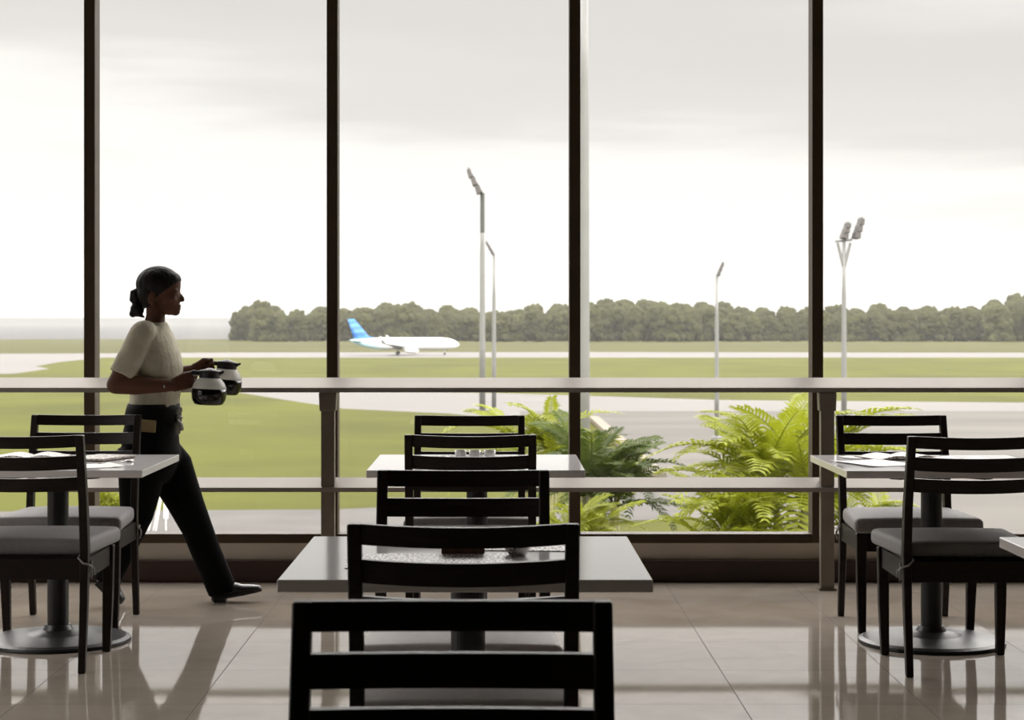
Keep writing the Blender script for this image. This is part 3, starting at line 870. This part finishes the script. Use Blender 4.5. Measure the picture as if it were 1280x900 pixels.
# ------------------------------------------------------------------ coffee pots she carries
M['pot_glass'] = mat('frosted_pot_glass', (0.86, 0.84, 0.80), 0.16, transl=0.6, var=0.03, scale=20)
M['coffee'] = mat('black_coffee', (0.004, 0.003, 0.003), 0.10, var=0.1, scale=10)
M['black_plastic'] = mat('black_plastic', (0.008, 0.008, 0.008), 0.5, var=0.1, scale=30)
def coffee_pot(c, rz, tilt, label, k=1.0):
    """base centre c"""
    r = empty('coffee_pot', c, rz); r.rotation_euler = (0, tilt, rz)
    tag(r, label, 'coffee pot', 'glass coffee pots')
    bm = bmesh.new()
    lathe(bm, [(0.055 * k, 0.0), (0.066 * k, 0.004), (0.077 * k, 0.025 * k), (0.0795 * k, 0.045 * k), (0.0795 * k, 0.060 * k), (0.0778 * k, 0.074 * k)], 40)
    build('coffee', bm, M['coffee'], r, smooth=True)['label'] = 'black coffee filling the lower half'
    bm = bmesh.new()
    lathe(bm, [(0.0779 * k, 0.0745 * k), (0.076 * k, 0.082 * k), (0.070 * k, 0.098 * k), (0.056 * k, 0.116 * k), (0.044 * k, 0.124 * k)], 40)
    build('glass_shoulder', bm, M['pot_glass'], r, smooth=True)['label'] = 'pale glass upper half'
    bm = bmesh.new(); lathe(bm, [(0.045 * k, 0.122 * k), (0.048 * k, 0.126 * k), (0.047 * k, 0.145 * k), (0.050 * k, 0.150 * k)], 32); build('collar', bm, M['black_plastic'], r)
    bm = bmesh.new(); lathe(bm, [(0.050 * k, 0.150 * k), (0.046 * k, 0.157 * k), (0.020 * k, 0.163 * k), (0.010 * k, 0.168 * k)], 32)
    lid = build('lid', bm, M['black_plastic'], r, smooth=True)
    bm = bmesh.new()
    tube(bm, [(-0.040 * k, 0, 0.142 * k), (-0.075 * k, 0, 0.146 * k), (-0.105 * k, 0, 0.132 * k), (-0.112 * k, 0, 0.105 * k), (-0.108 * k, 0, 0.070 * k)], [0.010, 0.011, 0.011, 0.011, 0.009], 10, 1.0)
    build('handle', bm, M['black_plastic'], r, smooth=True)
    bm = bmesh.new()
    loft(bm, [[(0.040 * k, -0.018, 0.132 * k), (0.040 * k, 0.018, 0.132 * k), (0.040 * k, 0.018, 0.152 * k), (0.040 * k, -0.018, 0.152 * k)],
              [(0.066 * k, -0.007, 0.150 * k), (0.066 * k, 0.007, 0.150 * k), (0.064 * k, 0.006, 0.158 * k), (0.064 * k, -0.006, 0.158 * k)]])
    build('spout', bm, M['black_plastic'], r)
    return r
pc = W(265.5, 504.5, -0.115)
coffee_pot(pc, 0.0, 0.04, 'round pot half full of black coffee in the waitress near hand', 0.98)
pc = W(276, 494, 0.10)
coffee_pot(pc, 0.0, 0.10, 'pot with a white glass shoulder in the waitress far hand, partly hidden behind the other', 0.96)

# ------------------------------------------------------------------ palms below the window
def frond_mesh(name, L, droop, n=34, ll=0.40, seed=0):
    rnd = random.Random(seed)
    bm = bmesh.new()
    pts = []
    for k in range(15):
        t = k / 14
        pts.append(Vector((L * (t - 0.10 * t ** 3), 0, L * (0.42 * t - droop * t ** 2.2))))
    tube(bm, pts, [0.013 * (1 - 0.85 * k / 14) + 0.002 for k in range(15)], 6)
    for k in range(n):
        t = 0.14 + 0.85 * k / (n - 1)
        f = t * 14; i = min(13, int(f)); p = pts[i].lerp(pts[i + 1], f - i)
        tan = (pts[i + 1] - pts[i]).normalized()
        for s in (-1, 1):
            l_ = ll * (math.sin(PI * (0.12 + 0.80 * t)) ** 0.7) * rnd.uniform(0.85, 1.1)
            sd = Vector((0, s, 0))
            dr = (sd * 0.85 + tan * (0.55 + 0.3 * t) + Vector((0, 0, 0.25 + rnd.uniform(-0.12, 0.12)))).normalized()
            mid = p + dr * l_ * 0.5
            tip = p + dr * l_ * 0.92 + Vector((0, 0, -0.24 * l_))
            wv = tan * 0.036
            v = [bm.verts.new(q) for q in (p - wv * 0.5, p + wv * 0.5, mid + wv, mid - wv, tip)]
            bm.faces.new((v[0], v[1], v[2], v[3])); bm.faces.new((v[3], v[2], v[4]))
    me = bpy.data.meshes.new(name); bm.to_mesh(me); bm.free()
    return me
fronds = [frond_mesh('frond', 1.9, d_, 22, l_, s_) for d_, l_, s_ in ((0.42, 0.42, 1), (0.62, 0.40, 2), (0.85, 0.38, 3), (0.30, 0.36, 4))]
def palm(px, py, d, spread, label, m, nf=22, stems=3, seed=0, group='areca palms below the window'):
    """crown centre seen at (px, py)"""
    rnd = random.Random(seed)
    c = at(px, py, d)
    r = empty('areca_palm', (c.x, c.y, GZ))
    tag(r, label, 'palm', group)
    heads = []
    for s in range(stems):
        a = 2 * PI * s / stems + rnd.random()
        hx, hy = math.cos(a) * spread * 0.30, math.sin(a) * spread * 0.30
        hz = c.z - GZ + rnd.uniform(-0.45, 0.1) * spread
        bm = bmesh.new()
        tube(bm, [(hx * 0.25, hy * 0.25, 0), (hx * 0.3, hy * 0.3, hz * 0.5), (hx * 0.7, hy * 0.7, hz * 0.85), (hx, hy, hz)], [0.09, 0.07, 0.055, 0.04], 10)
        build('stem', bm, M['stem'], r, smooth=True)
        heads.append((hx, hy, hz))
    for k in range(nf):
        me = fronds[rnd.choice((0, 0, 1, 1, 2, 3))]
        o = bpy.data.objects.new('frond', me)
        if not me.materials: me.materials.append(M['palm'])
        link(o, r)
        if m is not me.materials[0]:
            o.material_slots[0].link = 'OBJECT'; o.material_slots[0].material = m
        o.location = heads[k % stems]
        sc_ = spread * rnd.uniform(0.55, 0.80)
        o.scale = (sc_, sc_, sc_)
        o.rotation_euler = (rnd.uniform(-0.3, 0.3), rnd.uniform(-0.95, 0.15), 2.399 * k + rnd.uniform(-0.3, 0.3))
    return r
palm(985, 612, 22.0, 1.15, 'tall bright yellow-green palm clump in front of the apron', M['palm'], 70, 6, 5)
palm(915, 668, 21.0, 0.78, 'low bright palm spreading beside the taller clump, below the lower rail', M['palm'], 52, 4, 8)
palm(1075, 668, 23.0, 0.80, 'bright palm showing under the table with open menus', M['palm'], 44, 4, 13)
palm(672, 560, 26.0, 0.85, 'yellow-green palm behind the middle row of chairs', M['palm'], 44, 4, 21)
palm(752, 600, 24.0, 0.82, 'dark green palm beside the pale kerb', M['palm_dark'], 60, 5, 34)
palm(722, 672, 22.5, 0.55, 'drooping palm below the dark one, seen under the lower rail', M['palm'], 40, 4, 55)

# small shrub on the lawn and a white stand beside the road
def shrub(p, w, h, label):
    r = empty('round_shrub', p); tag(r, label, 'shrub')
    rnd = random.Random(4); bm = bmesh.new()
    for k in range(900):
        a, b_ = rnd.uniform(0, 2 * PI), rnd.uniform(-0.2, 1)
        q = math.sqrt(max(0, 1 - max(b_, 0) ** 2)) * rnd.uniform(0.75, 1.05)
        c = Vector((math.cos(a) * q * w / 2, math.sin(a) * q * w / 2, h * (0.35 + 0.6 * b_ * rnd.uniform(0.8, 1.05))))
        R_ = Euler((rnd.uniform(-1, 1), rnd.uniform(-1, 1), rnd.uniform(0, 6))).to_matrix()
        s = 0.16
        v = [bm.verts.new(c + R_ @ Vector(t)) for t in ((-s, 0, 0), (0, -s * 0.5, 0.02), (s, 0, 0), (0, s * 0.5, 0.02))]
        bm.faces.new(v)
    ball(bm, (0, 0, h * 0.45), (w * 0.38, w * 0.38, h * 0.42), 16)
    build('foliage', bm, M['palm'], r)
    bm = bmesh.new(); tube(bm, [(0, 0, 0), (0, 0, h * 0.5)], [0.08, 0.05], 8); build('stem', bm, M['bark'], r)
shrub(gnd(128, 642), 2.4, 1.5, 'small bright shrub on the lawn by the road, seen past the brown chair')
def stand():
    p = gnd(192, 664)
    r = empty('white_stand', p); tag(r, 'slender white pole stand by the road, seen between the waitress legs', 'stand')
    for x0, x1 in ((-0.30, 0.32), (0.12, 0.5), (-0.02, 0.42)):
        bm = bmesh.new(); tube(bm, [(x0, 0, 0), (x1, 0.1, 2.3)], 0.03, 8); build('pole', bm, M['white_paint'], r)
    bm = bmesh.new(); box(bm, (0.66, 0.2, 1.45), (0.24, 0.08, 1.5)); box(bm, (0.66, 0.2, 0.4), (0.05, 0.05, 0.8)); build('board', bm, M['white_paint'], r)
stand()

# ------------------------------------------------------------------ floodlight masts on the apron
def mast(px, base_y, top_y, wpx, label, kind, hw, hh, lean, dark_to=None, d=None):
    p = gnd(px, base_y) if d is None else Vector(((px - VX) * d / F, d, GZ))
    d = p.y
    h = CH - (top_y - VY) * d / F - GZ
    w = wpx * d / F
    r = empty('floodlight_mast', p); tag(r, label, 'floodlight mast', 'apron floodlight masts')
    hp = h - hh
    bm = bmesh.new(); lathe(bm, [(w * 0.62, 0), (w * 0.60, hp * 0.3), (w * 0.5, hp * 0.72), (w * 0.42, hp * 0.76), (w * 0.40, hp)], 16)
    pole_ = build('pole', bm, M['mast'], r, smooth=True)
    bm = bmesh.new(); lathe(bm, [(w * 1.1, 0), (w * 1.1, 0.15), (w * 0.8, 0.25)], 16); build('base_flange', bm, M['mast'], r)
    if dark_to:
        bm = bmesh.new(); lathe(bm, [(w * 0.46, hp * dark_to), (w * 0.44, hp + 0.05)], 16); build('upper_section', bm, M['mast_dark'], r)
    # head: a leaning rack of lamps
    nl = 2 if kind == 'fork' else 1
    if kind == 'fork':
        bm = bmesh.new()
        for s in (-1, 1):
            tube(bm, [(0, 0, hp - hh * 0.95), (s * hw * 0.30, 0, hp - hh * 0.05)], [w * 0.40, w * 0.30], 8)
        tube(bm, [(-hw * 0.42, 0, hp), (hw * 0.38, 0, hp + hh * 0.06)], w * 0.25, 8)
        build('fork', bm, M['mast'], r)
        racks = ((-hw * 0.14, hh * 0.62, lean), (hw * 0.42, hh * 0.80, lean))
    else:
        racks = ((0, hh, lean),)
    for x0, ln, le in racks:
        z0 = hp + (hh * 0.02 if kind != 'fork' else hh * 0.12)
        T_ = Matrix.Translation((x0, 0, z0)) @ Euler((0, le, 0)).to_matrix().to_4x4()
        bm = bmesh.new()
        for y in (-hw * 0.35, hw * 0.35):
            a, c_ = T_ @ Vector((0, y, 0)), T_ @ Vector((0, y, ln))
            tube(bm, [a, c_], w * 0.14, 6)
        for q in (0.04, 0.34, 0.64, 0.96):
            tube(bm, [T_ @ Vector((0, -hw * 0.45, ln * q)), T_ @ Vector((0, hw * 0.45, ln * q))], w * 0.11, 6)
        rack = build('rack', bm, M['lamp'], r)
        sgn = 1 if le > 0 else -1
        for q in (0.16, 0.48, 0.80):
            for y in (-hw * 0.24, hw * 0.24):
                bm = bmesh.new()
                th = hw * (0.30 - 0.12 * q)
                c_ = T_ @ Vector((-sgn * -th * 0.4, y, ln * q))
                box(bm, c_, (th, hw * 0.36, ln * 0.30), Euler((0, le - sgn * 0.25, 0)))
                build('lamp', bm, M['lamp'], rack, bevel=th * 0.12, seg=1)
    return r
mast(603, 516, 206, 6.2, 'tallest pale mast with one leaning lamp head, beside a shorter one', 'single', 2.4, 3.6, -0.52, dark_to=0.82)
mast(617.5, 513, 299, 4.6, 'shorter mast standing just behind the tallest one', 'single', 1.3, 1.9, -0.55)
mast(896, 548, 326, 4.6, 'thin mast with a small tilted head between the dark mullions, above the bright palms', 'single', 1.0, 1.5, 0.42)
mast(1055, 536, 267, 5.6, 'mast topped by a fork with two lamp racks, above the open-menu table', 'fork', 2.3, 3.0, 0.36)
mast(730.5, 0, -160, 11.0, 'thick pale mast running past the top of the glass, close behind a mullion', 'single', 2.0, 3.0, -0.4, d=100.0)

# ------------------------------------------------------------------ airliner on the runway
def airliner():
    d = 604.0
    r = empty('airliner', (at(506, 444, d).x, d, GZ + 0.1)); r.rotation_euler = (0, 0, 0.0)
    tag(r, 'white airliner with a blue tail taxiing on the runway before the trees', 'airplane')
    K = 37.0 / 39.5
    # livery paint: white, with teal fading in on the rear belly
    m, n, l, b_ = mat_base('airliner_paint')
    tc = n.new('ShaderNodeTexCoord'); sp = n.new('ShaderNodeSeparateXYZ'); l.new(tc.outputs['Object'], sp.inputs[0])
    a1 = n.new('ShaderNodeMath'); a1.operation = 'MULTIPLY_ADD'; a1.inputs[1].default_value = 0.55; l.new(sp.outputs['Z'], a1.inputs[0]); l.new(sp.outputs['X'], a1.inputs[2])
    a1.inputs[1].default_value = 2.4
    mr = n.new('ShaderNodeMapRange'); mr.inputs['From Min'].default_value = -10.0; mr.inputs['From Max'].default_value = 6.5
    l.new(a1.outputs[0], mr.inputs['Value'])
    rp = n.new('ShaderNodeValToRGB')
    rp.color_ramp.elements[0].position = 0.0; rp.color_ramp.elements[0].color = (0.16, 0.50, 0.56, 1)
    rp.color_ramp.elements[1].position = 0.62; rp.color_ramp.elements[1].color = (0.88, 0.88, 0.86, 1)
    e = rp.color_ramp.elements.new(0.34); e.color = (0.50, 0.76, 0.80, 1)
    l.new(mr.outputs[0], rp.inputs['Fac']); l.new(rp.outputs['Color'], b_.inputs['Base Color']); b_.inputs['Roughness'].default_value = 0.35
    body_m = m
    m, n, l, b_ = mat_base('tail_paint')
    tc = n.new('ShaderNodeTexCoord'); wv = n.new('ShaderNodeTexWave'); wv.wave_type = 'BANDS'; wv.bands_direction = 'DIAGONAL'
    mp = n.new('ShaderNodeMapping'); mp.inputs['Rotation'].default_value = (0, 0.9, 0); l.new(tc.outputs['Object'], mp.inputs['Vector'])
    wv.inputs['Scale'].default_value = 0.22; wv.inputs['Distortion'].default_value = 1.5; l.new(mp.outputs[0], wv.inputs['Vector'])
    rp = n.new('ShaderNodeValToRGB')
    rp.color_ramp.elements[0].position = 0.25; rp.color_ramp.elements[0].color = (0.035, 0.17, 0.52, 1)
    rp.color_ramp.elements[1].position = 0.95; rp.color_ramp.elements[1].color = (0.09, 0.29, 0.62, 1)
    l.new(wv.outputs['Fac'], rp.inputs['Fac']); l.new(rp.outputs['Color'], b_.inputs['Base Color']); b_.inputs['Roughness'].default_value = 0.35
    tail_m = m
    wing_m = mat('wing_grey', (0.42, 0.43, 0.43), 0.4, metal=0.2, var=0.05, scale=1)
    white_m = M['white_paint']; dark_m = mat('gear_rubber', (0.03, 0.03, 0.03), 0.7, var=0.1, scale=3)
    glass_m = mat('cockpit_glass', (0.03, 0.035, 0.04), 0.1, var=0.05, scale=3)
    cz = 3.55
    prof = [(-18.6, 0.25, 1.05), (-17.6, 0.55, 0.85), (-15.0, 1.10, 0.45), (-11.5, 1.60, 0.12), (-8.0, 1.86, 0.0), (12.0, 1.88, 0.0), (14.5, 1.78, -0.04), (16.3, 1.45, -0.14),
            (17.5, 1.0, -0.26), (18.3, 0.50, -0.36), (18.55, 0.12, -0.4)]
    bm = bmesh.new()
    loft(bm, [[(x * K, rr * math.cos(2 * PI * k / 32), cz + dz + rr * 1.04 * math.sin(2 * PI * k / 32)) for k in range(32)] for x, rr, dz in prof])
    fus = build('fuselage', bm, body_m, r, smooth=True)
    bm = bmesh.new()
    for s in (-1, 1):
        box(bm, (16.55 * K, s * 0.98, cz + 0.62), (1.2, 0.35, 0.42), Euler((0, 0.35, -s * 0.5)))
    build('cockpit_window', bm, glass_m, fus)
    def slab(rows):
        """rows: (leading point, trailing point, thickness, axis for thickness)"""
        bm = bmesh.new(); rings = []
        for le, te, th, ax in rows:
            le, te, ax = Vector(le), Vector(te), Vector(ax)
            ring = []
            for u, t in ((0, 0.0), (0.08, 0.7), (0.3, 1.0), (0.65, 0.7), (1, 0.02)):
                ring.append(le.lerp(te, u) + ax * th * 0.5 * t)
            for u, t in ((0.65, 0.6), (0.3, 0.8), (0.08, 0.6)):
                ring.append(le.lerp(te, u) - ax * th * 0.5 * t)
            rings.append(ring)
        loft(bm, rings)
        return bm
    for s in (-1, 1):
        w_ = build('wing', slab([((3.6 * K, s * 1.2, cz - 1.15), (-4.2 * K, s * 1.2, cz - 1.15), 0.95, (0, 0, 1)),
                                 ((0.3 * K, s * 6.0, cz - 0.75), (-4.2 * K, s * 6.0, cz - 0.75), 0.55, (0, 0, 1)),
                                 ((-5.2 * K, s * 16.6, cz + 0.25), (-6.9 * K, s * 16.6, cz + 0.25), 0.2, (0, 0, 1))]), wing_m, r, smooth=True)
        build('winglet', slab([((-5.3 * K, s * 16.55, cz + 0.25), (-6.9 * K, s * 16.55, cz + 0.25), 0.16, (0, 1, 0)), ((-6.9 * K, s * 17.1, cz + 2.6), (-7.6 * K, s * 17.1, cz + 2.6), 0.08, (0, 1, 0))]), wing_m, w_, smooth=True)
        build('tailplane', slab([((-14.2 * K, s * 0.6, cz + 0.75), (-17.6 * K, s * 0.6, cz + 0.75), 0.35, (0, 0, 1)), ((-17.6 * K, s * 6.6, cz + 1.15), (-18.9 * K, s * 6.6, cz + 1.15), 0.15, (0, 0, 1))]), wing_m, r, smooth=True)
        bm = bmesh.new()
        A_ = Matrix.Rotation(PI / 2, 3, 'Y')
        lathe(bm, [(0.55, -2.3), (0.85, -1.5), (1.05, 0.2), (1.05, 1.6), (0.92, 2.1), (0.78, 2.05), (0.70, 1.4)], 28, (2.4 * K, s * 4.85, cz - 2.05), axis=A_)
        en = build('engine', bm, white_m, r, smooth=True)
        build('pylon', bm_box((1.0 * K, s * 4.85, cz - 1.1), (3.2, 0.25, 0.9)), white_m, en)
        bm = bmesh.new(); tube(bm, [(-2.4 * K, s * 2.9, 0.5), (-2.4 * K, s * 2.9, cz - 1.0)], 0.16, 10); g = build('main_gear', bm, wing_m, r)
        for dy in (-0.4, 0.4):
            bm = bmesh.new(); lathe(bm, [(0.35, -0.17), (0.55, -0.13), (0.57, 0), (0.55, 0.13), (0.35, 0.17)], 24, (-2.4 * K, s * 2.9 + dy, 0.57), axis=Matrix.Rotation(PI / 2, 3, 'X')); build('wheel', bm, dark_m, g)
    bm = bmesh.new(); tube(bm, [(13.6 * K, 0, 0.35), (13.6 * K, 0, cz - 1.6)], 0.12, 10); g = build('nose_gear', bm, wing_m, r)
    for dy in (-0.22, 0.22):
        bm = bmesh.new(); lathe(bm, [(0.2, -0.1), (0.36, -0.08), (0.37, 0), (0.36, 0.08), (0.2, 0.1)], 20, (13.6 * K, dy, 0.37), axis=Matrix.Rotation(PI / 2, 3, 'X')); build('wheel', bm, dark_m, g)
    build('tail_fin', slab([((-9.2 * K, 0, cz + 1.75), (-17.5 * K, 0, cz + 1.25), 0.35, (0, 1, 0)), ((-12.2 * K, 0, cz + 2.3), (-17.6 * K, 0, cz + 1.9), 0.55, (0, 1, 0)),
                            ((-17.2 * K, 0, cz + 7.9), (-19.6 * K, 0, cz + 7.9), 0.2, (0, 1, 0))]), tail_m, r, smooth=True)['label'] = 'blue tail fin with pale bands'
airliner()

# ------------------------------------------------------------------ trees beyond the runway
def crown_mesh(seed, hgt, wid):
    rnd = random.Random(seed); bm = bmesh.new()
    blobs = []
    for k in range(46):
        u, a = rnd.uniform(-1, 1), rnd.uniform(0, 2 * PI)
        q = math.sqrt(1 - u * u) * rnd.uniform(0.75, 1.0)
        blobs.append((Vector((math.cos(a) * q * wid * 0.40, math.sin(a) * q * wid * 0.40, hgt * (0.50 + 0.36 * u))), wid * rnd.uniform(0.10, 0.19)))
    for k in range(9):
        a = rnd.uniform(0, 2 * PI)
        blobs.append((Vector((math.cos(a) * wid * 0.36, math.sin(a) * wid * 0.36, hgt * rnd.uniform(0.06, 0.16))), wid * rnd.uniform(0.13, 0.2)))
    for q in (0.30, 0.5, 0.68): blobs.append((Vector((0, 0, hgt * q)), wid * 0.34))
    for c, rr in blobs:
        v = bmesh.ops.create_icosphere(bm, subdivisions=3 if rr > 2.2 else 2, radius=rr, matrix=Matrix.Translation(c))['verts']
        for q in v:
            n_ = (q.co - c).normalized()
            q.co += n_ * rr * (0.42 * noise.noise(q.co * 0.55 + Vector((seed, 0, 0))) + 0.38 * noise.noise(q.co * 1.5))
    me = bpy.data.meshes.new('crown')
    bmesh.ops.recalc_face_normals(bm, faces=bm.faces)
    bm.to_mesh(me); bm.free(); me.materials.append(M['tree'])
    for p in me.polygons: p.use_smooth = True
    return me
CR = [crown_mesh(s, 20.0, 15.0) for s in (1, 2, 3, 4, 5)]
bm = bmesh.new(); tube(bm, [(0, 0, 0), (0.2, 0, 5), (0.1, 0.1, 10)], [0.55, 0.4, 0.3], 10)
TR0 = build('trunk', bm, M['bark'], None, smooth=True); TRM = TR0.data; bpy.data.objects.remove(TR0)
TREE_LABEL = ['hazy green tree in the woods beyond the runway']
def tree(px, d, h, mi, label=None, wide=1.0, group='trees of the woods beyond the runway', z0=0.0):
    r = empty('broadleaf_tree', ((px - VX) * d / F, d, GZ + z0), random.uniform(0, 6.28))
    tag(r, label or TREE_LABEL[0], 'tree', group)
    c = bpy.data.objects.new('crown', CR[mi]); link(c, r); s = h / 19.5; c.scale = (s * wide, s * wide, s)
    t = bpy.data.objects.new('trunk', TRM); link(t, r); t.scale = (s, s, s)
rt = random.Random(77)
def tops(px):      # height of the tree line in the photograph, in pixels above the horizon
    pts = [(290, 10), (310, 18), (326, 24), (345, 14), (400, 14), (430, 16), (470, 18), (500, 24), (530, 15), (560, 16), (590, 12), (620, 12), (660, 17), (720, 20), (790, 25), (850, 23),
           (900, 20), (940, 14), (1000, 15), (1060, 16), (1120, 17), (1180, 15), (1220, 20), (1260, 29), (1300, 34), (1500, 34)]
    for (a, ya), (c, yc) in zip(pts[:-1], pts[1:]):
        if a <= px <= c: return ya + (yc - ya) * (px - a) / (c - a)
    return pts[0][1] if px < pts[0][0] else pts[-1][1]
tree(326, 985, 21.5, 1, 'tall rounded tree rising at the seaward end of the woods', 0.85)
tree(302, 1000, 16.0, 2, 'last low tree at the seaward end of the woods', 1.0)
for row, (d0, step, drop) in enumerate(((1060, 27, 0.0), (1010, 24, 3.5), (965, 21, 8.0))):
    px = 312 + row * 9
    while px < 1420:
        d = d0 + rt.uniform(-18, 18)
        h = (tops(px) + rt.uniform(-4.0, 1.5) - drop) * d / F + (CH - GZ)
        base = 0.0
        if px > 1180 and row < 2: base = 0.0
        tree(px, d, max(h, 8), rt.randrange(5), None, rt.uniform(0.85, 1.15))
        px += step * rt.uniform(0.75, 1.2)

# ------------------------------------------------------------------ thin haze over the airfield
m = bpy.data.materials.new('humid_haze'); m.use_nodes = True
n, l = m.node_tree.nodes, m.node_tree.links; n.clear()
o_ = n.new('ShaderNodeOutputMaterial'); v_ = n.new('ShaderNodeVolumeScatter')
v_.inputs['Color'].default_value = (1.0, 0.985, 0.95, 1); v_.inputs['Density'].default_value = HAZE; v_.inputs['Anisotropy'].default_value = 0.3
l.new(v_.outputs[0], o_.inputs['Volume'])
hz = build('haze', bm_box((0, 1600, 19.0), (5000, 2960, 60)), m)
hz['kind'] = 'stuff'; hz['label'] = 'thin humid haze over the distant airfield, woods and sea'; hz['category'] = 'haze'
